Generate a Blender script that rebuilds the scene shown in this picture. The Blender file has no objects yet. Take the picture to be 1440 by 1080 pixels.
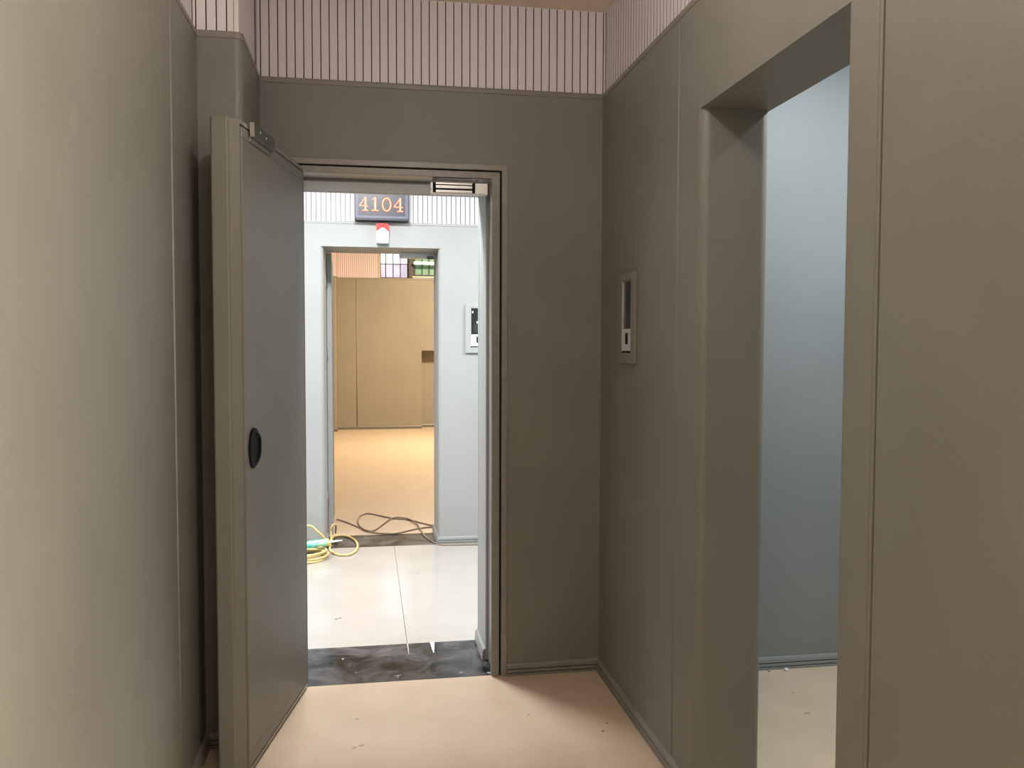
import bpy, bmesh, math, random
from mathutils import Vector, Matrix

random.seed(4)
scene = bpy.context.scene
COL = scene.collection

# ------------------------------------------------------------------ materials
def srgb(r, g, b):
    f = lambda c: (c / 255 / 12.92) if c / 255 <= .04045 else ((c / 255 + .055) / 1.055) ** 2.4
    return (f(r), f(g), f(b), 1)

def mat(name, color, rough=.5, metal=0., spec=.5, emit=None, estr=0.):
    m = bpy.data.materials.new(name); m.use_nodes = True
    b = m.node_tree.nodes['Principled BSDF']
    b.inputs['Base Color'].default_value = color
    b.inputs['Roughness'].default_value = rough
    b.inputs['Metallic'].default_value = metal
    b.inputs['Specular IOR Level'].default_value = spec
    if emit:
        b.inputs['Emission Color'].default_value = emit
        b.inputs['Emission Strength'].default_value = estr
    return m

def mottle(m, c1, c2, scale=3., detail=4., lo=.35, hi=.65, bump=None, bscale=500., bdist=.001, rough=None):
    """procedural colour variation and fine relief, in world coordinates"""
    nt = m.node_tree; n = nt.nodes; l = nt.links; b = n['Principled BSDF']
    g = n.new('ShaderNodeNewGeometry')
    t = n.new('ShaderNodeTexNoise'); t.inputs['Scale'].default_value = scale; t.inputs['Detail'].default_value = detail
    l.new(g.outputs['Position'], t.inputs['Vector'])
    r = n.new('ShaderNodeValToRGB')
    r.color_ramp.elements[0].position = lo; r.color_ramp.elements[0].color = c1
    r.color_ramp.elements[1].position = hi; r.color_ramp.elements[1].color = c2
    l.new(t.outputs['Fac'], r.inputs['Fac']); l.new(r.outputs['Color'], b.inputs['Base Color'])
    if bump:
        v = n.new('ShaderNodeTexVoronoi'); v.inputs['Scale'].default_value = bscale
        l.new(g.outputs['Position'], v.inputs['Vector'])
        bp = n.new('ShaderNodeBump'); bp.inputs['Strength'].default_value = bump; bp.inputs['Distance'].default_value = bdist
        l.new(v.outputs['Distance'], bp.inputs['Height']); l.new(bp.outputs['Normal'], b.inputs['Normal'])
    if rough:
        mr = n.new('ShaderNodeMapRange'); mr.inputs['To Min'].default_value = rough[0]; mr.inputs['To Max'].default_value = rough[1]
        l.new(t.outputs['Fac'], mr.inputs['Value']); l.new(mr.outputs['Result'], b.inputs['Roughness'])
    return m

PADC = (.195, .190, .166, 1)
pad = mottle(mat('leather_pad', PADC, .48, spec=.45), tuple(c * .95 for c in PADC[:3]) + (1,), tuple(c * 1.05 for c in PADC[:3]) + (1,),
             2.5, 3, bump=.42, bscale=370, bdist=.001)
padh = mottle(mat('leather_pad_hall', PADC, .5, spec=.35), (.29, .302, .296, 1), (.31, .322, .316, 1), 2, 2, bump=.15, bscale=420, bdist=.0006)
padw = mottle(mat('leather_pad_warm', PADC, .55, spec=.3), (.29, .255, .20, 1), (.31, .27, .215, 1), 2, 2)
coping_m = mottle(mat('coping_leather', PADC, .45), (.20, .185, .16, 1), (.22, .20, .175, 1), 6, 2, bump=.2, bscale=420, bdist=.0008)
skirt = mat('skirting_rubber', (.22, .208, .18, 1), .38)
skirth = mat('skirting_rubber_grey', (.24, .25, .245, 1), .35)
slat = mottle(mat('slat_laminate', (.62, .53, .52, 1), .45), (.70, .645, .665, 1), (.78, .72, .74, 1), 260, 2, .3, .7)
slatw = mat('slat_laminate_peach', (.80, .66, .66, 1), .5)
dark = mat('groove_dark', (.022, .012, .012, 1), .8, spec=.1)
rubber = mat('seal_rubber', (.006, .006, .005, 1), .7, spec=.2)
frame_m = mottle(mat('frame_paint', (.25, .235, .205, 1), .36), (.235, .22, .195, 1), (.265, .25, .22, 1), 30, 4)
ceil_m = mottle(mat('ceiling_paint', (.8, .68, .56, 1), .7), (.78, .66, .54, 1), (.84, .72, .60, 1), 20, 4)
white_ceil = mat('ceiling_white', (.75, .75, .75, 1), .8)
plaster = mat('plaster', (.55, .52, .48, 1), .8)
vinyl = mottle(mat('floor_vinyl', (.55, .42, .31, 1), .42, spec=.4), (.53, .415, .30, 1), (.59, .47, .345, 1), 5, 8, .3, .7, rough=(.36, .5))
vinyl_dirt = mat('floor_scuff', (.40, .30, .22, 1), .6)
speck_m = mat('speck_dark', (.05, .04, .035, 1), .8)
steel = mat('brushed_steel', (.62, .61, .58, 1), .32, .9)
steel_d = mat('dark_steel', (.16, .17, .165, 1), .45, .6)
alu = mat('satin_aluminium', (.60, .59, .57, 1), .4, .5)
black = mat('black_plastic', (.004, .004, .005, 1), .6, spec=.15)
screen = mat('screen_glass', (.012, .015, .016, 1), .12)
whitep = mat('white_plastic', (.82, .82, .82, 1), .35)
greyp = mat('grey_plastic', (.55, .56, .58, 1), .4)
redp = mat('red_plastic', (.75, .02, .012, 1), .25)
sign_case = mat('sign_case', (.085, .09, .13, 1), .4)
sign_edge = mat('sign_edge', (.016, .018, .028, 1), .4)
sign_face = mottle(mat('sign_face', (.05, .045, .06, 1), .35), (.010, .009, .013, 1), (.036, .033, .045, 1), 700, 1, .35, .6)
led_red = mat('led_red', (.06, .002, .001, 1), .4, emit=(1, .035, .012, 1), estr=.95)
led_hot = mat('led_orange', (.1, .04, .01, 1), .4, emit=(1, .58, .27, 1), estr=1.6)
glow_w = mat('screen_reflection', (1, 1, 1, 1), .4, emit=(.95, 1, 1, 1), estr=1.6)  # emissive white that stands in for light reflected in the display
tube_glow = mat('reflection_glow', (1, 1, 1, 1), .4, emit=(.8, 1, .82, 1), estr=3.0)
lamp_glow = mat('lamp_diffuser', (1, 1, 1, 1), .4, emit=(1, .95, .88, 1), estr=4.)
grille_m = mat('grille_iron', (.06, .045, .05, 1), .5)
mullion_m = mat('window_frame_brown', (.075, .062, .058, 1), .5)
green_m = mottle(mat('green_sheet', (.06, .36, .14, 1), .4), (.17, .36, .27, 1), (.23, .46, .36, 1), 8, 2)
sill_m = mat('sill_cream', (.7, .6, .45, 1), .5)
facade = mottle(mat('facade_mauve', (.4, .34, .37, 1), .8), (.56, .49, .53, 1), (.74, .67, .71, 1), 3, 3, .4, .6)
hose_m = mat('yellow_rubber', (.66, .50, .20, 1), .42)
cable_m = mat('brown_grey_rubber', (.24, .18, .13, 1), .5)
aqua = mottle(mat('tube_print', (.20, .75, .66, 1), .35), (.12, .70, .68, 1), (.45, .85, .55, 1), 45, 2, .42, .6)
yel = mat('tube_collar', (.70, .66, .20, 1), .4)
tape_m = mat('white_grout', (.85, .84, .80, 1), .5)
dust_m = mat('dust_white', (.27, .27, .27, 1), .8)

# granite: dark stone with pale dusty smears
granite = mat('granite_black', (.03, .03, .032, 1), .18, spec=.25)
def granite_nodes():
    nt = granite.node_tree; n = nt.nodes; l = nt.links; b = n['Principled BSDF']
    g = n.new('ShaderNodeNewGeometry')
    t = n.new('ShaderNodeTexNoise'); t.inputs['Scale'].default_value = 5; t.inputs['Detail'].default_value = 7; t.inputs['Roughness'].default_value = .65; t.inputs['Distortion'].default_value = .8
    l.new(g.outputs['Position'], t.inputs['Vector'])
    r = n.new('ShaderNodeValToRGB')
    e = r.color_ramp.elements
    e[0].position = .38; e[0].color = (.010, .011, .0125, 1)
    e[1].position = .72; e[1].color = (.12, .118, .122, 1)
    l.new(t.outputs['Fac'], r.inputs['Fac']); l.new(r.outputs['Color'], b.inputs['Base Color'])
    mr = n.new('ShaderNodeMapRange'); mr.inputs['From Min'].default_value = .35; mr.inputs['From Max'].default_value = .7
    mr.inputs['To Min'].default_value = .08; mr.inputs['To Max'].default_value = .28
    l.new(t.outputs['Fac'], mr.inputs['Value']); l.new(mr.outputs['Result'], b.inputs['Roughness'])
granite_nodes()

# glossy hall tile with thin joints
tile = mat('tile_white', (.78, .74, .68, 1), .16)
def tile_nodes():
    nt = tile.node_tree; n = nt.nodes; l = nt.links; b = n['Principled BSDF']
    g = n.new('ShaderNodeNewGeometry'); s = n.new('ShaderNodeSeparateXYZ'); l.new(g.outputs['Position'], s.inputs[0])
    def joint(sock, off, w):
        a = n.new('ShaderNodeMath'); a.operation = 'SUBTRACT'; a.inputs[1].default_value = off - 60; l.new(sock, a.inputs[0])
        m = n.new('ShaderNodeMath'); m.operation = 'PINGPONG'; m.inputs[1].default_value = .3; l.new(a.outputs[0], m.inputs[0])
        c = n.new('ShaderNodeMath'); c.operation = 'LESS_THAN'; c.inputs[1].default_value = w; l.new(m.outputs[0], c.inputs[0])
        return c.outputs[0]
    jx = joint(s.outputs[0], .1811, .0016); jy = joint(s.outputs[1], 4.7456, .0016)
    nz = n.new('ShaderNodeTexNoise'); nz.inputs['Scale'].default_value = 3; nz.inputs['Detail'].default_value = 6; l.new(g.outputs['Position'], nz.inputs['Vector'])
    r = n.new('ShaderNodeValToRGB'); r.color_ramp.elements[0].position = .3; r.color_ramp.elements[0].color = (.33, .313, .285, 1)
    r.color_ramp.elements[1].position = .7; r.color_ramp.elements[1].color = (.36, .345, .316, 1); l.new(nz.outputs['Fac'], r.inputs['Fac'])
    m1 = n.new('ShaderNodeMix'); m1.data_type = 'RGBA'; l.new(jx, m1.inputs['Factor']); l.new(r.outputs['Color'], m1.inputs['A']); m1.inputs['B'].default_value = (.08, .07, .06, 1)
    m2 = n.new('ShaderNodeMix'); m2.data_type = 'RGBA'; l.new(jy, m2.inputs['Factor']); l.new(m1.outputs['Result'], m2.inputs['A']); m2.inputs['B'].default_value = (.29, .27, .235, 1)
    l.new(m2.outputs['Result'], b.inputs['Base Color'])
tile_nodes()

# ------------------------------------------------------------------ mesh helpers
def link(name, bm, m, parent=None, smooth=False, bevel=0., seg=2):
    bmesh.ops.recalc_face_normals(bm, faces=bm.faces)
    me = bpy.data.meshes.new(name); bm.to_mesh(me); bm.free()
    if m: me.materials.append(m)
    o = bpy.data.objects.new(name, me); COL.objects.link(o)
    if parent: o.parent = parent; o.matrix_parent_inverse = parent.matrix_world.inverted()
    if smooth:
        for p in me.polygons: p.use_smooth = True
    if bevel:
        md = o.modifiers.new('bevel', 'BEVEL'); md.width = bevel; md.segments = seg; md.limit_method = 'ANGLE'; md.angle_limit = math.radians(40)
        for p in me.polygons: p.use_smooth = True
        md.harden_normals = True
    return o

def B(): return bmesh.new()

def box(bm, x0, x1, y0, y1, z0, z1):
    v = [bm.verts.new((x, y, z)) for x in (x0, x1) for y in (y0, y1) for z in (z0, z1)]
    for f in ((0, 1, 3, 2), (4, 6, 7, 5), (0, 4, 5, 1), (2, 3, 7, 6), (0, 2, 6, 4), (1, 5, 7, 3)):
        bm.faces.new([v[i] for i in f])
    return bm

def rounded(pts, seg=6):
    """pts: (a, b[, r]) polygon; corners with r become arcs"""
    out = []; n = len(pts)
    for i, p in enumerate(pts):
        if len(p) < 3 or not p[2]: out.append((p[0], p[1])); continue
        P = Vector(p[:2]); A = Vector(pts[i - 1][:2]); C = Vector(pts[(i + 1) % n][:2]); r = p[2]
        da = (A - P).normalized(); dc = (C - P).normalized()
        ang = da.angle(dc); t = r / math.tan(ang / 2)
        s = P + da * t; e = P + dc * t
        ctr = P + (da + dc).normalized() * (r / math.sin(ang / 2))
        a0 = math.atan2(s.y - ctr.y, s.x - ctr.x); a1 = math.atan2(e.y - ctr.y, e.x - ctr.x)
        d = (a1 - a0 + math.pi) % (2 * math.pi) - math.pi
        for k in range(seg + 1):
            a = a0 + d * k / seg
            out.append((ctr.x + r * math.cos(a), ctr.y + r * math.sin(a)))
    return out

def prism(bm, pts, lo, hi, axis='z', seg=6):
    q = rounded(pts, seg)
    f = {'z': lambda a, b, c: (a, b, c), 'y': lambda a, b, c: (a, c, b), 'x': lambda a, b, c: (c, a, b)}[axis]
    A = [bm.verts.new(f(a, b, lo)) for a, b in q]; Bv = [bm.verts.new(f(a, b, hi)) for a, b in q]
    n = len(q)
    bm.faces.new(A); bm.faces.new(Bv[::-1])
    for i in range(n): bm.faces.new((A[i], Bv[i], Bv[(i + 1) % n], A[(i + 1) % n]))
    return bm

def tube(bm, pts, r, sub=6, sides=10, closed=False):
    P = [Vector(p) for p in pts]; path = []
    n = len(P)
    for i in range(n if closed else n - 1):
        p0 = P[i - 1] if (i > 0 or closed) else P[0] * 2 - P[1]
        p1 = P[i]; p2 = P[(i + 1) % n]
        p3 = P[(i + 2) % n] if (i + 2 < n or closed) else p2 * 2 - p1
        for k in range(sub):
            t = k / sub
            path.append(.5 * ((2 * p1) + (p2 - p0) * t + (2 * p0 - 5 * p1 + 4 * p2 - p3) * t * t + (3 * p1 - p0 - 3 * p2 + p3) * t ** 3))
    if not closed: path.append(P[-1])
    rings = []; m = len(path); up = Vector((.13, .21, .97))
    for i, c in enumerate(path):
        a = path[i - 1] if (i > 0 or closed) else c
        b = path[(i + 1) % m] if (i + 1 < m or closed) else c
        d = (b - a).normalized() if (b - a).length > 1e-9 else Vector((1, 0, 0))
        s = d.cross(up).normalized() if d.cross(up).length > 1e-5 else Vector((1, 0, 0)); w = s.cross(d)
        rings.append([bm.verts.new(c + (s * math.cos(2 * math.pi * k / sides) + w * math.sin(2 * math.pi * k / sides)) * r) for k in range(sides)])
    for i in range(m if closed else m - 1):
        a = rings[i]; b = rings[(i + 1) % m]
        for k in range(sides): bm.faces.new((a[k], a[(k + 1) % sides], b[(k + 1) % sides], b[k]))
    if not closed: bm.faces.new(rings[0]); bm.faces.new(rings[-1][::-1])
    return bm

def lathe(bm, p0, p1, prof, sides=24):
    """prof: (distance along p0->p1 in metres, radius)"""
    p0 = Vector(p0); d = (Vector(p1) - p0).normalized()
    s = d.cross(Vector((.1, .2, 1))).normalized(); w = s.cross(d)
    rings = [[bm.verts.new(p0 + d * t + (s * math.cos(2 * math.pi * k / sides) + w * math.sin(2 * math.pi * k / sides)) * r) for k in range(sides)] for t, r in prof]
    for a, b in zip(rings, rings[1:]):
        for k in range(sides): bm.faces.new((a[k], a[(k + 1) % sides], b[(k + 1) % sides], b[k]))
    bm.faces.new(rings[0]); bm.faces.new(rings[-1][::-1])
    return bm

def sweep(bm, path, prof):
    """path: 2-D points on the floor, prof: (offset to the left of travel, z); mitred"""
    P = [Vector(p) for p in path]; rows = []
    for i, p in enumerate(P):
        ns = []
        if i > 0: d = (P[i] - P[i - 1]).normalized(); ns.append(Vector((-d.y, d.x)))
        if i + 1 < len(P): d = (P[i + 1] - P[i]).normalized(); ns.append(Vector((-d.y, d.x)))
        m = ns[0] if len(ns) == 1 else (ns[0] + ns[1]) / (1 + ns[0].dot(ns[1]))
        rows.append([bm.verts.new((p.x + m.x * o, p.y + m.y * o, z)) for o, z in prof])
    n = len(prof)
    for a, b in zip(rows, rows[1:]):
        for k in range(n): bm.faces.new((a[k], b[k], b[(k + 1) % n], a[(k + 1) % n]))
    bm.faces.new(rows[0]); bm.faces.new(rows[-1][::-1])
    return bm

SKIRT = [(-.002, .0), (.015, .0), (.015, .010), (.014, .0108), (.007, .0112), (.007, .0146), (.014, .0150), (.015, .0158), (.0145, .026), (.0135, .0268),
         (.0065, .0272), (.0065, .0312), (.013, .0316), (.014, .033), (.012, .046), (.008, .0535), (-.002, .056)]

def tag(o, label=None, cat=None, group=None, kind=None):
    if label: o['label'] = label
    if cat: o['category'] = cat
    if group: o['group'] = group
    if kind: o['kind'] = kind
    return o

def struct(name, bm, m, label, cat, **k):
    return tag(link(name, bm, m, **k), label, cat, kind='structure')

def empty(name, loc=(0, 0, 0), M=None):
    o = bpy.data.objects.new(name, None); COL.objects.link(o)
    o.empty_display_size = .1
    if M: o.matrix_world = M
    else: o.location = loc
    bpy.context.view_layer.update()
    return o

# ------------------------------------------------------------------ key dimensions (metres; camera stands at the origin)
XL, XP, XR, XR2 = -.578, -.4261, 1.0086, 1.2308
YP, YB, YT = 3.1335, 3.6195, 4.0856
YO, YO2 = 6.109, 6.56
ZC, ZCH, ZTOP = 2.5345, 2.3074, 2.885
YN = -3.2                                    # end of the vestibule behind the camera
OA, OB, OZ = 2.4906, 1.7073, 2.1735          # opening in the right wall

# ------------------------------------------------------------------ floors, ceilings
bm = box(B(), -.9, 3.6, YN - .2, YB + .012, -.08, 0)
floor = struct('floor', bm, vinyl, 'beige vinyl floor of the grey padded vestibule in the foreground', 'floor')
bm = box(B(), -4, 4, YT, YO, -.08, 0)
floor_hall = struct('floor_hall', bm, tile, 'white polished tile floor of the bright corridor beyond the doorway', 'floor')
bm = box(B(), -2.2, 3.2, 6.493, 15.4, -.08, 0)
floor_far = struct('floor_far_room', bm, vinyl, 'warmly lit beige vinyl floor of the far room', 'floor')

bm = box(B(), -.9, 3.6, YN - .2, YB + .03, ZTOP, ZTOP + .06)
struct('ceiling', bm, ceil_m, 'plain beige ceiling above the vestibule slats', 'ceiling')
bm = box(B(), -4, 4, YT, YO + .1, 2.98, 3.04)
struct('ceiling_hall', bm, white_ceil, 'white ceiling over the tiled corridor', 'ceiling')
bm = box(B(), -2.2, 3.2, YO2 - .2, 15.4, 3.7, 3.76)
struct('ceiling_far_room', bm, white_ceil, 'white ceiling over the warm far room', 'ceiling')

def blob(cx, cy, z, rx, ry, n=14, seed=0, rot=0.):
    rnd = random.Random(seed); bm = B(); vs = []
    for k in range(n):
        a = 2 * math.pi * k / n; q = .6 + .5 * rnd.random()
        x = rx * q * math.cos(a); y = ry * q * math.sin(a)
        vs.append((cx + x * math.cos(rot) - y * math.sin(rot), cy + x * math.sin(rot) + y * math.cos(rot)))
    return prism(bm, vs, 0.0, z)

for i, (x, y, rx, ry, r) in enumerate([(-.17, 4.515, .010, .007, .5), (-.152, 4.53, .012, .006, .7), (-.063, 4.448, .010, .009, 0), (.193, 4.562, .006, .007, 0), (-.078, 4.745, .008, .008, 0), (.3, 5.35, .02, .012, .6)]):
    link('floor_stain', blob(x, y, .0007, rx, ry, seed=i, rot=r), [speck_m, speck_m, vinyl_dirt, vinyl_dirt, vinyl_dirt, mat('pale_scuff', (.27, .255, .225, 1), .5)][i], floor_hall)
for i, (x, y, rx, ry, m) in enumerate([(.895, 3.092, .0045, .0035, speck_m), (.864, 3.03, .006, .005, speck_m), (-.048, 3.284, .009, .006, vinyl_dirt), (-.055, 3.045, .010, .012, vinyl_dirt),
                                       (-.03, 3.06, .012, .008, vinyl_dirt), (.613, 3.214, .004, .003, speck_m), (1.743, 3.245, .009, .006, vinyl_dirt), (1.70, 3.05, .016, .009, vinyl_dirt), (1.72, 2.7, .006, .006, vinyl_dirt)]):
    link('floor_scuff', blob(x, y, .0007, rx, ry, seed=20 + i), m, floor)

# granite thresholds
bm = box(B(), -.33, .545, YB + .012, 3.942, -.06, .0005); box(bm, -.33, .545, 3.944, YT, -.06, .0005)
th = struct('trim_1', bm, granite, 'dusty black granite threshold under the near doorway', 'threshold')
link('joint_filler', prism(B(), [(.291, 4.0845), (.312, 4.0845), (.300, 3.945), (.297, 3.945)], 0, .0012), tape_m, th)
link('joint_filler', prism(B(), [(.180, 4.0845), (.185, 4.0845), (.1835, 3.945), (.1815, 3.945)], 0, .0010), mat('grout_grey', (.40, .38, .35, 1), .6), th)
link('joint_filler', box(B(), -.33, .545, 3.942, 3.944, -.01, .0006), mat('joint_dark', (.10, .10, .10, 1), .6), th)
for i, (x, y, rx, ry) in enumerate([(.115, 3.69, .012, .004), (.13, 3.695, .012, .004), (.124, 3.677, .004, .010), (-.057, 3.755, .004, .006), (-.12, 3.93, .006, .012), (.40, 3.68, .012, .008), (.52, 3.66, .012, .008)]):
    link('paint_mark', blob(x, y, .0012, rx, ry, seed=50 + i), dust_m, th)
bm = box(B(), -.31, .505, YO, 6.493, -.06, .0005)
struct('trim_2', bm, granite, 'black granite threshold under the far doorway, crossed by cables', 'threshold')

# ------------------------------------------------------------------ slat helper
def slats(parent, axis, a0, a1, face, out, z0, z1, m=slat, start=None, pitch=.0342, gap=.0040, name='slat_panel', back=None):
    """vertical boards on a dark backing. axis 'x': run along X on the plane y=face; axis 'y': run along Y on x=face. out = +-1 room side"""
    bm = B(); bk = B()
    f0, f1 = sorted((face, face - out * .011)); g0, g1 = sorted((face - out * .010, face - out * .030))
    s = start if start is not None else a0
    while s > a0: s -= pitch
    while s < a1:
        b0 = max(a0, s + gap / 2); b1 = min(a1, s + pitch - gap / 2)
        if b1 - b0 > .002:
            if axis == 'x': box(bm, b0, b1, f0, f1, z0, z1)
            else: box(bm, f0, f1, b0, b1, z0, z1)
        s += pitch
    if axis == 'x': box(bk, a0, a1, g0, g1, z0, z1)
    else: box(bk, g0, g1, a0, a1, z0, z1)
    p = link(name, bm, m, parent)
    p.data.materials.append(back or dark)
    for pf_ in p.data.polygons:                       # front and back faces take the laminate colour, the other faces the backing colour
        pf_.material_index = 0 if abs(pf_.normal[1 if axis == 'x' else 0]) > .9 else 1
    link('backing_board', bk, back or dark, p)
    return p

# ------------------------------------------------------------------ left wall and pier
bm = box(B(), -.78, -.612, YN, YB + .02, 0, 2.95)
wl = struct('wall_left', bm, plaster, 'grey-beige leather padded wall filling the left edge, pale seam near the door', 'wall')
def leftpad(y0, y1):
    return prism(B(), [(-.612, y0), (XL, y0, .004), (XL, y1, .004), (-.612, y1)], 0, ZC - .026)
link('padded_panel', leftpad(YN, 2.716), pad, wl, smooth=False)
link('padded_panel', leftpad(2.7205, YP + .02), pad, wl)
link('piping', tube(B(), [(XL + .0005, 2.7185, .03), (XL + .0005, 2.7185, ZC - .03)], .0032, sub=1, sides=8), frame_m, wl, smooth=True)
link('coping', prism(B(), [(-.612, ZC - .027), (XL + .003, ZC - .027, .004), (XL + .003, ZC - .004, .008), (XL - .012, ZC, .004), (-.612, ZC)], YN, YP, axis='y'), coping_m, wl)
slats(wl, 'y', YN, YP + .01, XL - .016, 1, ZC - .002, ZTOP, start=YP)

mk = mottle(mat('rubbed_leather', PADC, .55), (.212, .207, .182, 1), (.218, .212, .187, 1), 3, 2)
link('rubbed_mark', prism(B(), [(1.849, 1.934), (1.866, 1.915, .01), (1.878, 1.892, .01), (1.872, 1.874, .01), (1.850, 1.868, .01), (1.828, 1.872, .01), (1.822, 1.890, .01), (1.834, 1.915, .01)], XL - .001, XL + .0003, axis='x'), mk, wl)
link('rubbed_mark', prism(B(), [(1.925, 2.085), (1.94, 2.092), (1.958, 2.092), (1.945, 2.080)], XL - .001, XL + .0003, axis='x'), mk, wl)
bm = box(B(), -.78, XP - .034, YP + .034, YB + .02, 0, 2.95)
wp = struct('wall_pier', bm, plaster, 'padded grey corner pier standing behind the open door', 'wall')
link('padded_panel', prism(B(), [(-.66, YB + .01), (-.66, YP), (XP, YP, .028), (XP, YB + .01)], 0, ZC - .026, seg=8), pad, wp)
link('coping', prism(B(), [(-.66, YB + .01), (-.66, YP - .003), (XP + .003, YP - .003, .028), (XP + .003, YB + .01)], ZC - .027, ZC, seg=8), coping_m, wp, bevel=.006)
slats(wp, 'x', XL - .014, XP - .030, YP + .014, -1, ZC - .002, ZTOP, start=-.5475)
bm = box(B(), XP - .028, XP - .012, YP + .010, YP + .03, ZC - .002, ZTOP); box(bm, XP - .030, XP - .012, YP + .03, YB, ZC - .002, ZTOP)
link('corner_board', bm, slat, wp)
link('corner_bead', box(B(), XP - .0115, XP - .009, YB - .045, YB - .041, ZC - .002, ZTOP), dark, wp)

# ------------------------------------------------------------------ back wall with the near doorway
FX0, FX1, FZ = -.358, .5926, 2.2105          # outer frame
JX0, JX1, JZ = -.288, .525, 2.152            # clear opening
bm = box(B(), -.78, FX0, YB + .03, YT - .03, 0, 2.98); box(bm, FX1, 1.4, YB + .03, YT - .03, 0, 2.98); box(bm, FX0, FX1, YB + .03, YT - .03, FZ, 2.98)
wb = struct('wall_back', bm, plaster, 'dark grey padded wall facing the camera around the open doorway', 'wall')
bm = prism(B(), [(XP - .02, 0), (FX0, 0), (FX0, FZ), (FX1, FZ), (FX1, 0), (XR + .02, 0), (XR + .02, ZC - .026), (XP - .02, ZC - .026)], YB, YB + .031, axis='y')
link('padded_panel', bm, pad, wb)
link('coping', prism(B(), [(YB + .031, ZC - .027), (YB - .003, ZC - .027, .004), (YB - .003, ZC - .004, .008), (YB + .012, ZC, .004), (YB + .031, ZC)], XP, XR, axis='x'), coping_m, wb)
slats(wb, 'x', XP - .012, XR + .014, YB + .016, -1, ZC - .002, ZTOP, start=-.4228)
# corridor side of this wall and its padded lining inside the opening
bm = prism(B(), [(-4, 0), (JX0, 0), (JX0, JZ), (JX1, JZ), (JX1, 0), (4, 0), (4, ZCH), (-4, ZCH)], YT - .031, YT, axis='y')
box(bm, -4, 4, YT - .031, YT - .012, ZCH, 2.98)
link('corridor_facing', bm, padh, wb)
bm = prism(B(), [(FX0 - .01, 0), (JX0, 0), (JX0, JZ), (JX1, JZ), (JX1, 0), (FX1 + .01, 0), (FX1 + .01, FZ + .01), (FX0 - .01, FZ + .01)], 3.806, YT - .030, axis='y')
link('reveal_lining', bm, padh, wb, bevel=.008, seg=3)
link('reveal_skirting', sweep(B(), [(JX1, 3.808), (JX1, YT)], SKIRT), skirth, wb)

# steel door frame
bm = prism(B(), [(FX0, 0), (FX0 + .024, 0), (FX0 + .024, FZ - .024), (FX1 - .0255, FZ - .024), (FX1 - .0255, 0), (FX1, 0), (FX1, FZ), (FX0, FZ)], YB - .007, YB + .05, axis='y')
fr = struct('trim_3', bm, frame_m, 'grey painted steel frame around the open near doorway', 'door frame', bevel=.002)
bm = prism(B(), [(JX0, 0), (JX0, JZ), (JX1, JZ), (JX1, 0), (JX1 + .034, 0), (JX1 + .034, JZ + .0285), (JX0 - .034, JZ + .0285), (JX0 - .034, 0)], YB - .002, YB + .032, axis='y')
link('frame_stop', bm, frame_m, fr, bevel=.002)
bm = prism(B(), [(JX0 - .014, 0), (JX0 - .014, JZ + .014), (JX1 + .014, JZ + .014), (JX1 + .014, 0), (JX1 + .034, 0), (JX1 + .034, JZ + .0285), (JX0 - .034, JZ + .0285), (JX0 - .034, 0)], YB + .032, 3.806, axis='y')
link('frame_rebate', bm, frame_m, fr)
bm = prism(B(), [(JX0 - .0345, 0), (JX0 - .0345, JZ + .029), (JX1 + .0345, JZ + .029), (JX1 + .0345, 0), (FX1 - .0252, 0), (FX1 - .0252, FZ - .0238), (FX0 + .0238, FZ - .0238), (FX0 + .0238, 0)], YB + .010, YB + .04, axis='y')
link('rubber_seal', bm, rubber, fr)

# ------------------------------------------------------------------ right wall with the wide opening
bm = box(B(), XR + .040, XR2, OA + .06, YB + .05, ZC - .03, 2.95); box(bm, XR + .040, XR2, YN, OA + .06, ZC - .03, 2.95)
box(bm, XR + .04, XR2, 2.80, YB, 0, ZC)
wr = struct('wall_right', bm, plaster, 'grey padded right wall with a wide opening and stitched seams', 'wall')
link('padded_panel', prism(B(), [(XR, OA, .03), (XR2, OA, .03), (XR2, 2.6965), (XR, 2.6965, .004)], 0, OZ, seg=8), pad, wr)
link('padded_panel', prism(B(), [(XR, 2.7005, .004), (XR2, 2.7005), (XR2, YB + .02), (XR, YB + .02)], 0, ZC - .026), pad, wr)
link('padded_panel', prism(B(), [(XR, 1.5815, .003), (XR2, 1.5815), (XR2, OB, .03), (XR, OB, .03)], 0, OZ, seg=8), pad, wr)
link('piping', prism(B(), [(XR - .001, 1.5675, .002), (XR2, 1.5675), (XR2, 1.5768), (XR - .002, 1.5768, .002)], 0, ZC - .026), pad, wr)
link('padded_panel', prism(B(), [(XR, YN), (XR2, YN), (XR2, 1.564), (XR, 1.564, .004)], 0, ZC - .026), pad, wr)
link('padded_panel', prism(B(), [(XR, OZ), (XR, ZC - .026), (XR2, ZC - .026), (XR2, OZ)], 1.5815, 2.6965, axis='y'), pad, wr)
for y in (2.6905, ):
    link('piping', tube(B(), [(XR + .0015, y, .06), (XR + .0015, y, ZC - .03)], .0028, sub=1, sides=8), pad, wr, smooth=True)
link('coping', prism(B(), [(XR2, ZC - .027), (XR - .003, ZC - .027, .004), (XR - .003, ZC - .004, .008), (XR + .012, ZC, .004), (XR2, ZC)], YN, YB, axis='y'), coping_m, wr)
slats(wr, 'y', YN, YB + .012, XR + .016, -1, ZC - .002, ZTOP, start=3.515)

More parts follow.
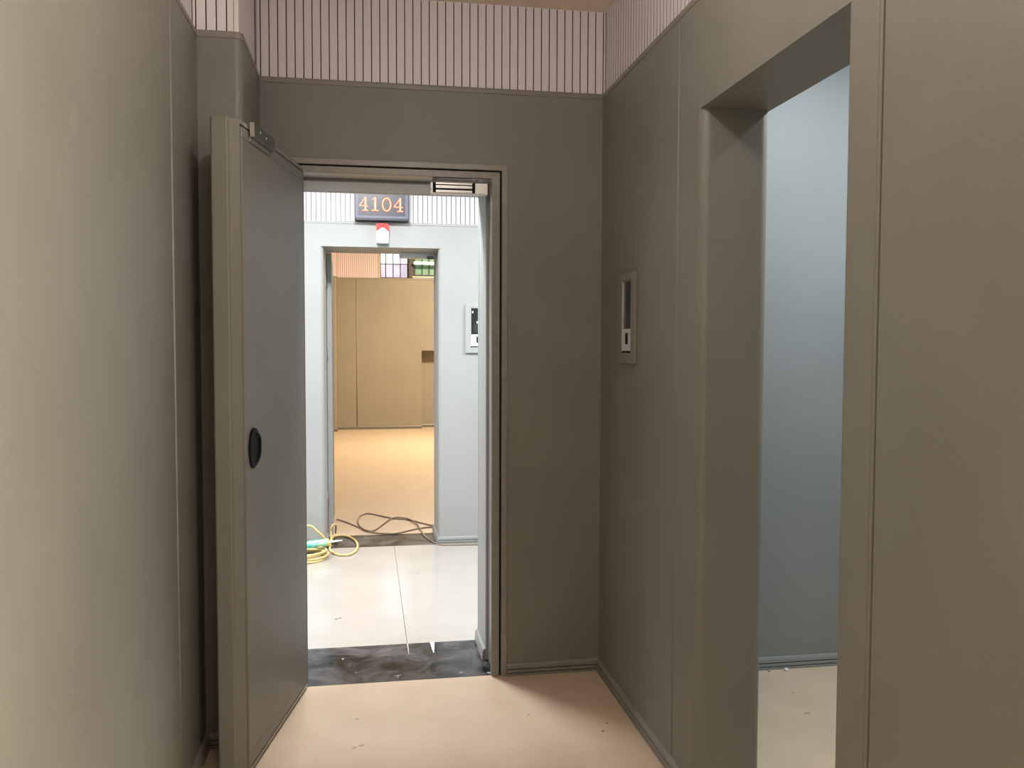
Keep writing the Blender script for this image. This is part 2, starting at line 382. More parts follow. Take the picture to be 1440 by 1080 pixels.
# room beside the vestibule
bm = box(B(), XR2, 3.6, 3.5051 + .02, YB + .05, 0, 2.95)
wa = struct('wall_side_room', bm, plaster, 'blue-grey padded wall seen through the right-hand opening', 'wall')
link('padded_panel', box(B(), XR2 - .005, 3.6, 3.5051, 3.53, 0, 2.885), mottle(mat('leather_pad_cool', PADC, .5, spec=.35), (.225, .24, .243, 1), (.24, .255, .258, 1), 2, 2, bump=.2, bscale=420, bdist=.0007), wa)
bm = box(B(), 3.4, 3.6, .2, 3.53, 0, 2.95); box(bm, XR2, 3.6, .1, .3, 0, 2.95)
struct('wall_side_room_end', bm, padh, 'padded end wall of the side room, hidden from the doorway', 'wall')
bm = box(B(), -.8, 1.3, YN - .15, YN, 0, 2.95)
struct('wall_rear', bm, padw, 'padded wall closing the vestibule behind the camera', 'wall')

# baseboards
bm = sweep(B(), [(XR, OA + .03), (XR, YB), (FX1, YB)], SKIRT)
struct('baseboard_right', bm, skirt, 'ribbed grey skirting along the right wall and back wall corner', 'baseboard')
bm = sweep(B(), [(XP, YB), (XP, YP), (XL, YP), (XL, YN)], SKIRT)
struct('baseboard_left', bm, skirt, 'ribbed skirting along the left wall behind the door', 'baseboard')
bm = sweep(B(), [(3.4, 3.5051), (XR2, 3.5051)], SKIRT)
struct('baseboard_side_room', bm, skirth, 'ribbed skirting seen through the right-hand opening', 'baseboard')
bm = sweep(B(), [(4, YO), (.5007, YO), (.5007, YO2)], SKIRT)
struct('baseboard_hall', bm, skirth, 'ribbed pale skirting right of the far doorway', 'baseboard')
bm = sweep(B(), [(-.3026, 6.36), (-.3026, YO), (-4, YO)], SKIRT)
struct('baseboard_hall_left', bm, skirth, 'ribbed pale skirting behind the yellow hose', 'baseboard')

# ------------------------------------------------------------------ corridor: opposite wall
AX0, AX1, AZ = -.3026, .5007, 2.130
bm = box(B(), -4, -.6, YO + .04, YO2 - .04, 0, 2.98); box(bm, .8, 4, YO + .04, YO2 - .04, 0, 2.98); box(bm, -4, 4, YO + .04, YO2 - .04, ZCH + .005, 3.75)
wh = struct('wall_hall', bm, plaster, 'bright pale grey padded corridor wall around the far doorway', 'wall')
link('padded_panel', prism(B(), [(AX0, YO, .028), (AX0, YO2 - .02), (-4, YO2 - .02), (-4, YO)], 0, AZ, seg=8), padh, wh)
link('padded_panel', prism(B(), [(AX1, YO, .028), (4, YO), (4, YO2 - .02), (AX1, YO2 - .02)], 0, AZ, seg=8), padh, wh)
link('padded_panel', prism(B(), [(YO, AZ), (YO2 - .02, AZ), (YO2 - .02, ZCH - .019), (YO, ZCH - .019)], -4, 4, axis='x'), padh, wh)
link('coping', prism(B(), [(YO + .06, ZCH - .020), (YO - .003, ZCH - .020, .004), (YO - .003, ZCH - .003, .006), (YO + .010, ZCH, .004), (YO + .06, ZCH)], -4, 4, axis='x'), padh, wh)
slat_hall = mat('slat_laminate_white', (.50, .485, .51, 1), .45)
slats(wh, 'x', -2.2, 2.6, YO + .014, -1, ZCH - .002, 2.98, m=slat_hall, start=.3237, pitch=.0337, gap=.0045, back=mat('groove_grey', (.16, .15, .17, 1), .7))  # groove colour lightened to paint in the bloom of the bright slats
for n, x0, x1 in (('wall_hall_end', -4.1, -4), ('wall_hall_far_end', 4, 4.1)):
    struct(n, box(B(), x0, x1, YT - .3, YO + .2, 0, 3.0), padh, 'padded end wall of the corridor, out of view to the ' + ('left' if x0 < 0 else 'right'), 'wall')

# ------------------------------------------------------------------ far room shell
YF = 14.61
bm = box(B(), -2.2, .909, YF, YF + .24, 0, 2.56); box(bm, .909, 3.2, YF, YF + .24, 1.337, 2.56)
box(bm, -2.2, .215, YF + .02, YF + .24, 2.56, 3.7); box(bm, .215, 3.2, YF, YF + .24, 3.25, 3.7); box(bm, 1.9, 3.2, YF, YF + .24, 2.56, 3.25)
wf = struct('wall_far', bm, padw, 'warm tan padded wall at the end of the far room, with a low recess', 'wall')
link('recess_back', box(B(), .88, 3.2, YF + .24, YF + .30, 0, 1.5), padw, wf)
link('piping', tube(B(), [(-.18, YF, .03), (-.18, YF, 2.54)], .010, sub=1, sides=8), padw, wf, smooth=True)
link('coping', box(B(), -2.2, 1.9, YF - .006, YF + .05, 2.535, 2.562), padw, wf, bevel=.006)
slats(wf, 'x', -.50, .197, YF + .012, -1, 2.56, 3.7, m=slatw, start=-.48, pitch=.0342, gap=.0055)
link('edge_trim', box(B(), .196, .214, YF - .004, YF + .05, 2.56, 3.25), sill_m, wf)
bm = box(B(), -2.2, -.51, 14.30, YF, 0, 2.56)
pf = struct('wall_far_pilaster', bm, padw, 'tan padded pilaster at the left end of the far room wall', 'wall', bevel=.02)
link('slat_panel', box(B(), -2.2, -.505, 14.31, YF, 2.56, 3.7), slatw, pf)
bm = sweep(B(), [(.909, YF), (-.51, YF), (-.51, 14.30), (-.9, 14.30)], SKIRT)
struct('baseboard_far', bm, skirt, 'brown skirting at the foot of the tan far wall', 'baseboard')
bm = sweep(B(), [(3.1, YF + .24), (.9, YF + .24)], SKIRT)
struct('baseboard_recess', bm, skirt, 'brown skirting at the back of the low recess', 'baseboard')
bm = box(B(), -2.3, -2.2, YO2 - .1, 15.0, 0, 3.75); 
struct('wall_far_left', bm, padw, 'tan padded side wall of the far room on the left', 'wall')
bm = box(B(), 3.2, 3.3, YO2 - .1, 15.0, 0, 3.75)
struct('wall_far_right', bm, padw, 'tan padded side wall of the far room on the right', 'wall')

# far windows
def bars(bm, xs, zs, y, x0, x1, z0, z1, w):
    for x in xs: box(bm, x - w / 2, x + w / 2, y - .008, y + .008, z0, z1)
    for z in zs: box(bm, x0, x1, y - .006, y + .006, z - w * .42, z + w * .42)
    return bm
bm = box(B(), .214, .228, YF + .02, YF + .10, 2.562, 3.25); box(bm, .685, .700, YF + .02, YF + .10, 2.562, 3.25); box(bm, .228, .685, YF + .02, YF + .10, 2.562, 2.575); box(bm, .228, .685, YF + .02, YF + .10, 3.235, 3.25)
w1 = struct('window_1', bm, mullion_m, 'bright barred high window above the tan wall, left of the green one', 'window')
link('grille', bars(B(), (.307, .433, .555, .677), (2.805, 3.1), YF + .06, .228, .685, 2.575, 3.235, .017), grille_m, w1)
glass = bpy.data.materials.new('window_glass'); glass.use_nodes = True
gb = glass.node_tree.nodes['Principled BSDF']; gb.inputs['Transmission Weight'].default_value = 1; gb.inputs['Roughness'].default_value = 0; gb.inputs['IOR'].default_value = 1.05
link('pane', box(B(), .228, .685, YF + .078, YF + .082, 2.575, 3.235), glass, w1)
bm = box(B(), .697, .762, YF - .004, YF + .12, 2.562, 3.25)
struct('trim_4', bm, mullion_m, 'dark brown post between the two high windows', 'window post')
bm = box(B(), .762, .785, YF + .02, YF + .10, 2.60, 3.25); box(bm, .785, 1.9, YF + .02, YF + .10, 2.60, 2.628); box(bm, .785, 1.9, YF + .02, YF + .10, 3.235, 3.25)
w2 = struct('window_2', bm, grille_m, 'high window backed with green sheeting, above the tan wall', 'window')
link('sill', box(B(), .752, 1.9, YF - .02, YF + .10, 2.575, 2.598), sill_m, w2)
link('green_sheet', box(B(), .785, 1.9, YF + .085, YF + .09, 2.628, 3.235), green_m, w2)
link('grille', bars(B(), (.80, .925, 1.045, 1.165, 1.285), (), YF + .06, .785, 1.9, 2.628, 3.235, .012), grille_m, w2)

# a building outside the clear window
bm = box(B(), -4, 6, 19, 20, 0, 2.78); box(bm, -4, 6, 18.9, 20, 2.85, 2.92); box(bm, -4, 6, 19.2, 20, 2.78, 3.22)
tag(link('building', bm, facade), 'hazy mauve building outside the barred window', 'building')
bm = box(B(), -8, 9, 15.5, 22, -.4, -.3)
struct('ground', bm, facade, 'ground outside the far windows', 'ground')

# glowing tube added in place of a lamp reflection in the green window
t = empty('reflection_tube', (1.3, YF - .10, 2.80))
tag(t, 'white glowing tube standing in for a lamp reflection across the green window', 'lamp')
link('glow_tube', lathe(B(), (.775, YF - .10, 2.815), (1.9, YF - .10, 2.815), [(0, .018), (.01, .022), (1.11, .022), (1.12, .018)], 16), tube_glow, t, smooth=True)
link('batten', box(B(), .85, 1.85, YF - .076, YF - .03, 2.80, 2.83), whitep, t)
for x in (.95, 1.75):
    link('bracket', box(B(), x, x + .02, YF - .03, YF + .024, 2.805, 2.825), whitep, t)
for x in (.785, 1.87):
    link('end_cap', box(B(), x, x + .018, YF - .09, YF - .03, 2.80, 2.83), whitep, t)

# ------------------------------------------------------------------ near door (open about 101 degrees)
u = Vector((-.191, -.982, 0)).normalized(); nrm = Vector((-u.y, u.x, 0))       # u: hinge -> free edge, nrm: face towards the vestibule
if nrm.x < 0: nrm = -nrm
M = Matrix.Translation((-.2555, 3.628, 0)) @ Matrix((( u.x, nrm.x, 0, 0), (u.y, nrm.y, 0, 0), (0, 0, 1, 0), (0, 0, 0, 1)))
door = empty('door_1', M=M)
tag(door, 'grey padded door leaf standing open beside the left wall, black pull', 'door', kind='structure')
def dlink(name, bm, m, parent=door, **k):
    o = link(name, bm, m, None, **k); o.parent = parent
    return o
ZD0, ZD1, TH, SL = .010, 2.170, .086, .800
G = .0055; SF = .756                                   # groove width, free side of the face
# core: profile in (s, n), extruded vertically; face recessed for the panel
core = prism(B(), [(.004, -.012), (SF - .004, -.012), (SF - .004, -.010), (SF + .001, -.002, .002), (.788, -.026, .004), (SL, -.030, .004), (SL, -TH, .010), (.0, -TH, .004), (0, -.012)], ZD0, ZD1)
dlink('padded_leaf', core, pad)
bm = B()
for a0, a1, z0, z1 in ((0, SF, ZD0, .021), (0, SF, 2.1575, ZD1), (0, .004, .021, 2.1575)):
    box(bm, a0, a1, -.0125, 0, z0, z1)
dlink('edge_rim', bm, frame_m)
bm = B()
box(bm, .004, SF - .003, -.0122, -.0085, .021, 2.1575)
dlink('rubber_seal', bm, rubber)
bm = prism(B(), [(.004 + G, -.011), (.004 + G, 0, .003), (SF - .0115, 0, .005), (SF - .0115, -.011)], .0705, 2.1145)
dlink('face_panel', bm, pad)
bm = prism(B(), [(.004 + G, -.011), (.004 + G, -.0004, .003), (SF - .0115, -.0004, .005), (SF - .0115, -.011)], .021 + G, .069)
prism(bm, [(.004 + G, -.011), (.004 + G, -.0004, .003), (SF - .0115, -.0004, .005), (SF - .0115, -.011)], 2.116, 2.1575 - G)
dlink('edge_strip', bm, pad)
dlink('hinge_edge_strip', box(B(), -.004, -.0002, -TH + .004, -.004, ZD0, ZD1), steel)
# black pull
pl = [(.6624, 1.1665), (.640, 1.160), (.6251, 1.148), (.604, 1.136), (.5953, 1.122), (.5945, 1.095), (.599, 1.066), (.618, 1.047), (.640, 1.036), (.664, 1.029), (.6809, 1.029), (.696, 1.036), (.708, 1.050), (.7165, 1.075), (.7195, 1.100), (.714, 1.130), (.703, 1.149), (.687, 1.161)]
cx = sum(p[0] for p in pl) / len(pl); cz = sum(p[1] for p in pl) / len(pl)
bm = B(); rings = []
for k, (sc, d) in enumerate(((1, -.001), (1, .003), (.95, .006), (.80, .007), (.72, .002), (.40, -.001 + .0015))):
    rings.append([bm.verts.new((cx + (a - cx) * sc, d, cz + (b - cz) * sc)) for a, b in pl])
for a, b in zip(rings, rings[1:]):
    for k in range(len(pl)): bm.faces.new((a[k], a[(k + 1) % len(pl)], b[(k + 1) % len(pl)], b[k]))
bm.faces.new(rings[0]); bm.faces.new(rings[-1][::-1])
pull = dlink('pull_handle', bm, black, smooth=False)
pull['label'] = 'black recessed pull handle'
# armature plate of the magnetic lock
arm = dlink('armature_plate', box(B(), .455, .682, .006, .020, 2.1345, 2.1800), steel_d, bevel=.0015)
arm['label'] = 'dark steel armature plate with bright end'
o = dlink('plate_end', box(B(), .6822, .6840, .0055, .0205, 2.1340, 2.1805), steel, parent=arm)
o = dlink('bracket', box(B(), .475, .680, 0, .006, 2.120, 2.1345), frame_m, parent=arm)
for s_, z_ in ((.620, 2.162), (.556, 2.157)):
    o = dlink('screw', lathe(B(), (s_, .0195, z_), (s_, .03, z_), [(0, .0045), (.002, .0040), (.0025, .002)], 12), steel, parent=arm, smooth=True)

# ------------------------------------------------------------------ magnetic lock under the near door head
def magnet_lock(name, y, x0, x1, zt, zb, label, depth=.04):
    t = empty(name, ((x0 + x1) / 2, y, zt)); tag(t, label, 'lock', 'magnetic locks')
    H = zt - zb; W = x1 - x0
    link('housing', box(B(), x0, x1, y, y + depth, zb, zt - .002), alu, t, bevel=.001)
    link('mount_bracket', box(B(), x0 + .01, x1 - .06, y + .006, y + depth, zt - .002, zt + .012), frame_m, t)
    for k in (.04, .78):
        link('bracket_clip', box(B(), x0 + W * k, x0 + W * k + .016, y - .001, y + .008, zt + .006, zt + .013), steel_d, t)
    mx0, mx1 = x0 + .010, x1 - .053
    mg = link('magnet_face', box(B(), mx0, mx1, y - .002, y + .004, zb + .004, zt - .002), black, t)
    for a, b in ((.80, .94), (.47, .70), (.10, .30)):
        link('pole_bar', box(B(), mx0 + .013, mx1 - .013, y - .0035, y, zb + H * a, zb + H * b), steel, mg)
    link('end_cover', box(B(), mx1 + .004, x1, y - .002, y + .002, zb + .001, zt - .002), steel, t)
    link('indicator', lathe(B(), (x1 - .010, y, zb + .022), (x1 - .010, y - .01, zb + .022), [(0, .0022), (.003, .0018)], 10), whitep, t, smooth=True)
    for px, pz in ((x0 + .003, zb + .018), (x1 - .030, zb + .0035)):
        link('screw_hole', lathe(B(), (px, y, pz), (px, y - .01, pz), [(0, .0018), (.0025, .0015)], 8), black, t)
    return t
magnet_lock('magnetic_lock', 3.640, .265, .508, 2.136, 2.0875, 'silver magnetic lock with black ends under the head of the near door frame')
t = empty('magnetic_lock', (.37, 6.46, 2.126)); tag(t, 'pale lock bar under the head of the far doorway, in front of the green window', 'lock', 'magnetic locks')
link('housing', box(B(), .236, .500, 6.45, 6.49, 2.090, 2.130), alu, t, bevel=.002)
link('cable_gland', box(B(), .442, .492, 6.444, 6.4505, 2.086, 2.108), steel_d, t, bevel=.002)

# ------------------------------------------------------------------ far door: open leaf and its hinges
d2 = empty('door_2', (-.31, 6.60, 0)); tag(d2, 'far doorway door folded open on the left, three pale hinges on its grey jamb', 'door', kind='structure')
link('padded_leaf', prism(B(), [(-.340, 6.615), (-.280, 6.615), (-.284, 7.33, .01), (-.345, 7.33)], .012, 2.12), padh, d2)
link('jamb_stop', box(B(), -.3026, -.2640, 6.545, 6.600, 0, AZ), padh, d2, bevel=.006)
hinge_m = mat('hinge_grey', (.26, .265, .26, 1), .45)
for z0, z1 in ((1.865, 1.973), (1.319, 1.415), (.232, .334)):
    hg = link('hinge', box(B(), -.3030, -.3000, 6.30, 6.53, z0, z1), hinge_m, d2)
    link('hinge_pin', tube(B(), [(-.2990, 6.536, z0), (-.2990, 6.536, z1)], .004, sub=1, sides=10), steel_d, hg, smooth=True)

# ------------------------------------------------------------------ wall terminals
def terminal(M, label, lit=True):
    """local x: across, y: out of the wall, z: up; origin at the bottom centre of the plate"""
    t = empty('wall_terminal', M=M); tag(t, label, 'wall terminal', 'wall terminals')
    def L(name, bm, m, parent=t, **k):
        o = link(name, bm, m, None, **k); o.parent = parent; return o
    W, H = .190, .352; a, zb, zt = .058, .048, .322; D = .014
    bm = B()
    box(bm, -W / 2, -a, 0, D, 0, H); box(bm, a, W / 2, 0, D, 0, H); box(bm, -a, a, 0, D, 0, zb - .008); box(bm, -a, a, 0, D, zt, H)
    L('cover_plate', bm, M_plate[0], bevel=.002)
    bm = B(); box(bm, -a, -a + .003, 0, D - .001, zb, zt); box(bm, a - .003, a, 0, D - .001, zb, zt); box(bm, -a + .003, a - .003, 0, .004, zb, zt)
    L('recess_liner', bm, alu)
    L('display', box(B(), -a + .004, a - .004, .004, .0065, .134, zt - .003), screen)
    if lit: L('display_reflection', box(B(), -.046, -.040, .0064, .0070, .287, .301), glow_w)  # glowing patches painted in as reflections on the display glass
    if lit: L('display_reflection', box(B(), -.014, .016, .0064, .0070, .214, .227), glow_w)
    L('display_menu', box(B(), -.035, .035, .0064, .0068, .15, .205), mat('screen_menu', (.03, .035, .037, 1), .25))
    r = L('reader_panel', box(B(), -a + .003, a - .003, .004, .011, zb, .134), greyp, bevel=.001)
    L('reader_window', box(B(), -.016, .016, .0108, .0116, .074, .118), black, parent=r)
    L('card_slot', box(B(), -a, a, .004, .009, zb - .008, zb), black)
    return t
M_plate = [pad]
Mr = Matrix.Translation((XR, 3.210, 1.377)) @ Matrix(((0, -1, 0, 0), (-1, 0, 0, 0), (0, 0, 1, 0), (0, 0, 0, 1)))
terminal(Mr, 'dark grey wall terminal set in the shaded right wall of the vestibule', False)
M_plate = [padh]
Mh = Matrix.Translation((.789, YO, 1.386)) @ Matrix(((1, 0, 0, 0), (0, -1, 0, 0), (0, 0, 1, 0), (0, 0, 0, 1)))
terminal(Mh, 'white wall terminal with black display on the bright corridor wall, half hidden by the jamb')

# ------------------------------------------------------------------ LED room sign 4104
sg = empty('led_sign', (.1, YO - .03, 2.30)); tag(sg, 'dark LED room sign with glowing orange digits 4104 over the far doorway', 'sign')
sx0, sx1, sz0, sz1, sy = -.084, .289, 2.308, 2.520, YO - .062
link('case', box(B(), sx0, sx1, sy, YO + .006, sz0, sz1), sign_edge, sg, bevel=.004)
bm = prism(B(), [(sx0 + .004, sz0 + .014), (sx1 - .004, sz0 + .014), (sx1 - .004, sz1 - .004), (sx0 + .004, sz1 - .004)], sy - .003, sy + .002, axis='y')
link('bezel', bm, sign_case, sg, bevel=.001)
link('display_face', box(B(), sx0 + .024, sx1 - .026, sy - .0045, sy, 2.342, sz1 - .022), sign_face, sg)
def stroke(bm, pts, w, y):
    for a, b in zip(pts, pts[1:]):
        a = Vector(a); b = Vector(b); d = (b - a).normalized(); n = Vector((-d.y, d.x)) * w / 2; e = d * w * .35
        q = [a - e + n, a - e - n, b + e - n, b + e + n]
        prism(bm, [(v.x, v.y) for v in q], y, y + .002, axis='y')
def ell(cx, cz, rx, rz, n=20): return [(cx + rx * math.cos(2 * math.pi * k / n), cz + rz * math.sin(2 * math.pi * k / n)) for k in range(n + 1)]
def digit(ch, x0, x1, z0, z1):
    W = x1 - x0; X = lambda t: x0 + t * W; Z = lambda t: z0 + t * (z1 - z0)
    if ch == '4':
        return [([(X(.70), Z(.98)), (X(.03), Z(.36)), (X(.97), Z(.33))], .0055), ([(X(.70), Z(.98)), (X(.70), Z(.05))], .0120), ([(X(.42), Z(.03)), (X(.97), Z(.03))], .0065)]
    if ch == '1':
        return [([(X(.12), Z(.86)), (X(.50), Z(.95))], .006), ([(X(.54), Z(.97)), (X(.54), Z(.05))], .0120), ([(X(.08), Z(.03)), (X(.98), Z(.03))], .0065)]
    return [(ell((x0 + x1) / 2, (z0 + z1) / 2, W / 2 - .005, (z1 - z0) / 2 - .003), .0095)]
DIG = [('4', -.054, .008, 2.374, 2.466), ('1', .031, .078, 2.374, 2.465), ('0', .102, .168, 2.372, 2.466), ('4', .184, .248, 2.371, 2.464)]
for ch, x0, x1, z0, z1 in DIG:
    bm = B(); bh = B()
    for pts, w in digit(ch, x0, x1, z0, z1):
        stroke(bm, pts, w + .0045, sy - .0055); stroke(bh, pts, w - .0022, sy - .0075)
    dg = link('digit', bm, led_red, sg)
    link('digit_core', bh, led_hot, dg)

# ------------------------------------------------------------------ strobe alarm
al = empty('strobe_alarm', (.107, YO, 2.155)); tag(al, 'small white alarm with a red top below the LED sign', 'alarm')
ax0, ax1, az0, az1 = .066, .150, 2.157, 2.290
link('body', prism(B(), [(ax0, az0, .006), (ax1, az0, .006), (ax1, az1, .020), (ax0, az1, .006)], YO - .042, YO + .001, axis='y'), whitep, al, bevel=.003)
lens = [(ax0 - .001, 2.238), (ax0 + .012, 2.246), (ax0 + .022, 2.256), (ax0 + .034, 2.263), (ax0 + .047, 2.264), (ax0 + .058, 2.258), (ax0 + .068, 2.247), (ax1 - .006, 2.240), (ax1 + .001, 2.238), (ax1 + .001, az1 + .001, .020), (ax0 - .001, az1 + .001, .006)]
link('lens', prism(B(), lens, YO - .048, YO - .010, axis='y'), redp, al)
link('lens_mark', lathe(B(), (.110, YO - .048, 2.276), (.110, YO - .06, 2.276), [(0, .006), (.001, .005)], 12), speck_m, al)
link('sound_hole', lathe(B(), (.109, YO - .0420, 2.184), (.109, YO - .06, 2.184), [(0, .0035), (.0008, .003)], 12), greyp, al)
link('base_plate', box(B(), ax0 + .006, ax1 - .002, YO - .036, YO, 2.150, 2.157), steel_d, al)

# ------------------------------------------------------------------ cables, hose, sealant tube, crumbs
c1 = [(-.259, 7.066, .012), (-.21, 7.021, .007), (-.131, 6.869, .006), (-.065, 6.726, .006), (-.01, 6.597, .006), (.044, 6.538, .006), (.124, 6.493, .007), (.213, 6.491, .007), (.336, 6.598, .006), (.422, 6.658, .006), (.508, 6.68, .006)]
lp = [(.62, 6.70, .006), (.70, 6.72, .006), (.72, 6.76, .006), (.64, 6.76, .006)]
c2 = [(.511, 6.734, .006), (.433, 6.827, .006), (.317, 6.995, .006), (.241, 7.031, .006), (.156, 7.108, .006), (.069, 7.221, .006), (-.01, 7.295, .006), (-.069, 7.193, .007), (-.086, 6.978, .008), (-.065, 6.747, .012), (-.019, 6.611, .013), (.035, 6.594, .011), (.102, 6.788, .008),
      (.193, 7.039, .012), (.289, 7.024, .014), (.352, 6.909, .013), (.387, 6.699, .013), (.412, 6.398, .007), (.452, 6.215, .006), (.505, 6.082, .006), (.616, 6.055, .006), (.80, 6.04, .006), (1.2, 6.0, .006)]
pc = tag(link('power_cable', tube(B(), c1 + lp + c2, .0058, sides=8), cable_m, smooth=True), 'thin brown-grey cable looped across the far threshold and out past the skirting', 'cable')
hs = B()
Bp = [(-.62, 5.98, .03), (-.52, 6.03, .045), (-.43, 6.055, .05), (-.365, 6.07, .045), (-.318, 6.085, .040), (-.270, 6.17, .030), (-.266, 6.33, .020), (-.25, 6.425, .014), (-.213, 6.468, .011), (-.154, 6.432, .009), (-.105, 6.311, .009), (-.079, 6.157, .009), (-.086, 5.999, .009), (-.12, 5.883, .009), (-.176, 5.862, .009), (-.231, 5.916, .009), (-.259, 5.996, .009), (-.272, 6.091, .012), (-.272, 6.20, .022), (-.270, 6.27, .034), (-.272, 6.30, .060), (-.275, 6.31, .090), (-.262, 6.32, .120), (-.240, 6.40, .10), (-.245, 6.47, .03)]
coil = []
for k in range(4):
    for j in range(12):
        a = 2 * math.pi * j / 12 + 2.2
        coil.append((-.415 + (.128 + .014 * math.sin(k * 2.1)) * math.cos(a) + .008 * math.sin(3 * k), 5.845 + (.135 + .016 * math.cos(k * 1.7)) * math.sin(a), .009 + .014 * k + .004 * math.sin(a * 2 + k)))
coil += [(-.5, 5.96, .10), (-.47, 6.03, .17), (-.402, 6.045, .179), (-.361, 6.045, .146), (-.325, 6.05, .111), (-.307, 6.055, .085), (-.292, 6.065, .045), (-.262, 6.12, .014)]
tube(hs, Bp, .0075, sides=10); tube(hs, coil, .0075, sides=10)
tag(link('hose', hs, hose_m, smooth=True), 'yellow hose coiled on the tiles with loops over the far threshold', 'hose')

st = empty('sealant_tube', (-.39, 5.89, .054)); tag(st, 'aqua and green sealant tube with white nozzle lying on the yellow hose', 'tube')
P0 = Vector((-.470, 5.885, .078)); P1 = Vector((-.262, 5.90, .094)); d = (P1 - P0).normalized()
link('cartridge', lathe(B(), P0, P1, [(0, .0228), (.003, .0238), (.198, .0238)]), aqua, st, smooth=False)
link('collar', lathe(B(), P0 + d * .190, P1 + d, [(0, .0242), (.010, .0242), (.013, .020), (.015, .010)]), yel, st)
link('nozzle', lathe(B(), P0 + d * .204, P1 + d, [(0, .011), (.012, .0105), (.016, .008), (.088, .0030), (.090, .002)]), whitep, st)

def crumb(x, y, r, label, m, seed):
    rnd = random.Random(seed); bm = B()
    bmesh.ops.create_icosphere(bm, subdivisions=1, radius=r)
    for v in bm.verts: v.co = Vector((v.co.x * (1 + .5 * rnd.random()) + x, v.co.y * (1 + .4 * rnd.random()) + y, max(0, v.co.z * .8 + r * .6)))
    tag(link('plaster_crumb', bm, m), label, 'crumb', 'plaster crumbs')
crumb(1.832, 3.472, .010, 'larger white plaster crumb on the beige floor against the side room skirting', whitep, 1)
crumb(1.752, 3.476, .006, 'smaller pale plaster crumb beside the opening edge on the side room floor', dust_m, 2)

# ------------------------------------------------------------------ lamps
def bulb(x, y, z, power, color, r, label):
    ld = bpy.data.lights.new('bulb_light', 'POINT'); ld.energy = power; ld.color = color; ld.shadow_soft_size = r
    lo = bpy.data.objects.new('bulb_light', ld); COL.objects.link(lo); lo.location = (x, y, z)
    t = empty('ceiling_lamp', (x, y, ZTOP)); tag(t, label, 'lamp', 'ceiling lamps')
    link('lamp_holder', lathe(B(), (x, y, ZTOP), (x, y, 0), [(0, .03), (.012, .03), (.016, .018), (ZTOP - z - r - .004, .016)]), whitep, t, smooth=True)
    lo.parent = t; lo.matrix_parent_inverse = t.matrix_world.inverted()
    return lo
def lamp(x, y, z, power, color, size, label, w=None, spread=180, hide_fix=.02):
    ld = bpy.data.lights.new('lamp_light', 'AREA'); ld.energy = power; ld.color = color; ld.spread = math.radians(spread)
    ld.shape = 'RECTANGLE' if w else 'DISK'; ld.size = size
    if w: ld.size_y = w
    lo = bpy.data.objects.new('lamp_light', ld); COL.objects.link(lo); lo.location = (x, y, z - .012)
    t = empty('ceiling_lamp', (x, y, z)); tag(t, label, 'lamp', 'ceiling lamps')
    sx = size / 2; sy_ = (w or size) / 2
    link('housing', box(B(), x - sx - .02, x + sx + .02, y - sy_ - .02, y + sy_ + .02, z, z + hide_fix), whitep, t, bevel=.003)
    link('diffuser', box(B(), x - sx, x + sx, y - sy_, y + sy_, z - .006, z), lamp_glow, t)
    lo.parent = t; lo.matrix_parent_inverse = t.matrix_world.inverted()
    return lo
bulb(.28, 1.92, 2.76, 17, (1, .95, .91), .05, 'small bare ceiling bulb over the middle of the vestibule, above the picture')
lamp(.15, .40, 2.865, 8, (1, .92, .80), .3, 'added fill lamp straight above the camera, brightening the right wall')  # added out of view as fill light for the right wall
lamp(2.03, 2.47, 2.865, 52, (.88, .96, 1), .25, 'cool ceiling lamp of the side room')
lamp(-.05, 4.62, 2.95, 98, (.98, .98, 1), .5, 'bright corridor ceiling lamp beyond the near doorway', w=.3)
lamp(-2.3, 5.0, 2.95, 150, (.98, .98, 1), .6, 'corridor ceiling lamp out of view on the left', w=.6)
lamp(2.3, 5.0, 2.95, 120, (.98, .98, 1), .6, 'corridor ceiling lamp out of view on the right', w=.6)
lamp(1.75, 12.0, 3.68, 340, (1, .81, .56), .5, 'warm ceiling lamp at the far end of the far room', w=.5)
lamp(.6, 8.6, 3.68, 30, (1, .84, .68), .5, 'warm ceiling lamp near the door of the far room', w=.5)
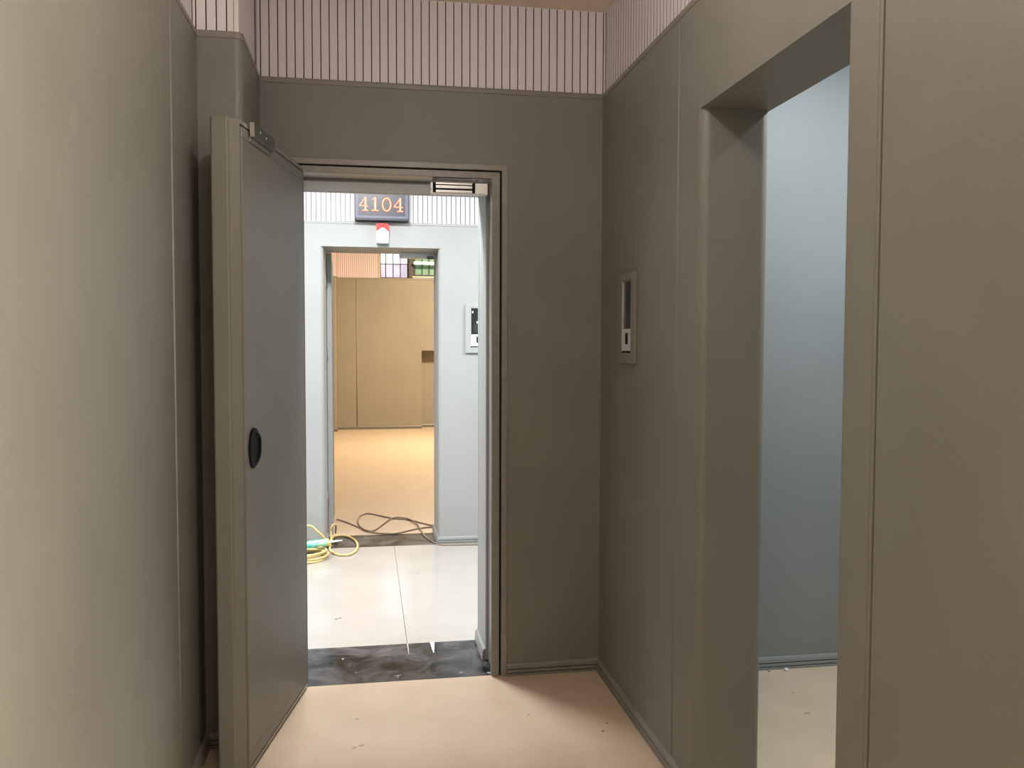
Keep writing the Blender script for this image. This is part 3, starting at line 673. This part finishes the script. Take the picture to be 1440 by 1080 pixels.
# added unseen area light, dressed as a window, warming the left wall
ld = bpy.data.lights.new('fill_light', 'AREA'); ld.shape = 'RECTANGLE'; ld.size = 2.0; ld.size_y = .8; ld.energy = 100; ld.spread = math.radians(140); ld.color = (1, .87, .70)
lo = bpy.data.objects.new('fill_light', ld); COL.objects.link(lo)
lo.matrix_world = Matrix.Translation((XR - .02, .10, 1.35)) @ Matrix(((0, 0, 1, 0), (0, 1, 0, 0), (-1, 0, 0, 0), (0, 0, 0, 1)))
bm = box(B(), XR - .012, XR + .004, -.34, -.30, .30, 2.40); box(bm, XR - .012, XR + .004, .50, .54, .30, 2.40); box(bm, XR - .012, XR + .004, -.30, .50, .30, .34); box(bm, XR - .012, XR + .004, -.30, .50, 2.36, 2.40)
w3 = struct('fill_window', bm, frame_m, 'added window-shaped surround of the warm fill light in the right wall behind the camera', 'window')
link('pane', box(B(), XR - .006, XR - .002, -.30, .50, .34, 2.36), whitep, w3)

w = bpy.data.worlds.new('world'); scene.world = w; w.use_nodes = True
bg = w.node_tree.nodes['Background']; bg.inputs[0].default_value = (.92, .94, 1, 1); bg.inputs[1].default_value = 2.6

# ------------------------------------------------------------------ camera
f, yaw, pitch, roll = 1197., .1679, .0467, -.0027
cy, sy_ = math.cos(yaw), math.sin(yaw); cp, sp = math.cos(pitch), math.sin(pitch); cr, sr = math.cos(roll), math.sin(roll)
right = Vector((cy, -sy_, 0)); fwd = Vector((sy_ * cp, cy * cp, -sp)); up = Vector((sy_ * sp, cy * sp, cp))
r2 = right * cr - up * sr; u2 = up * cr + right * sr
cd = bpy.data.cameras.new('camera'); cam = bpy.data.objects.new('camera', cd); COL.objects.link(cam)
cam.matrix_world = Matrix(((r2.x, u2.x, -fwd.x, 0), (r2.y, u2.y, -fwd.y, 0), (r2.z, u2.z, -fwd.z, 1.45), (0, 0, 0, 1)))
cd.sensor_width = 36; cd.lens = f / 1440 * 36; cd.clip_start = .02; cd.clip_end = 100
scene.camera = cam

vs = scene.view_settings
vs.view_transform = 'Standard'; vs.look = 'None'; vs.exposure = 0; vs.gamma = 1
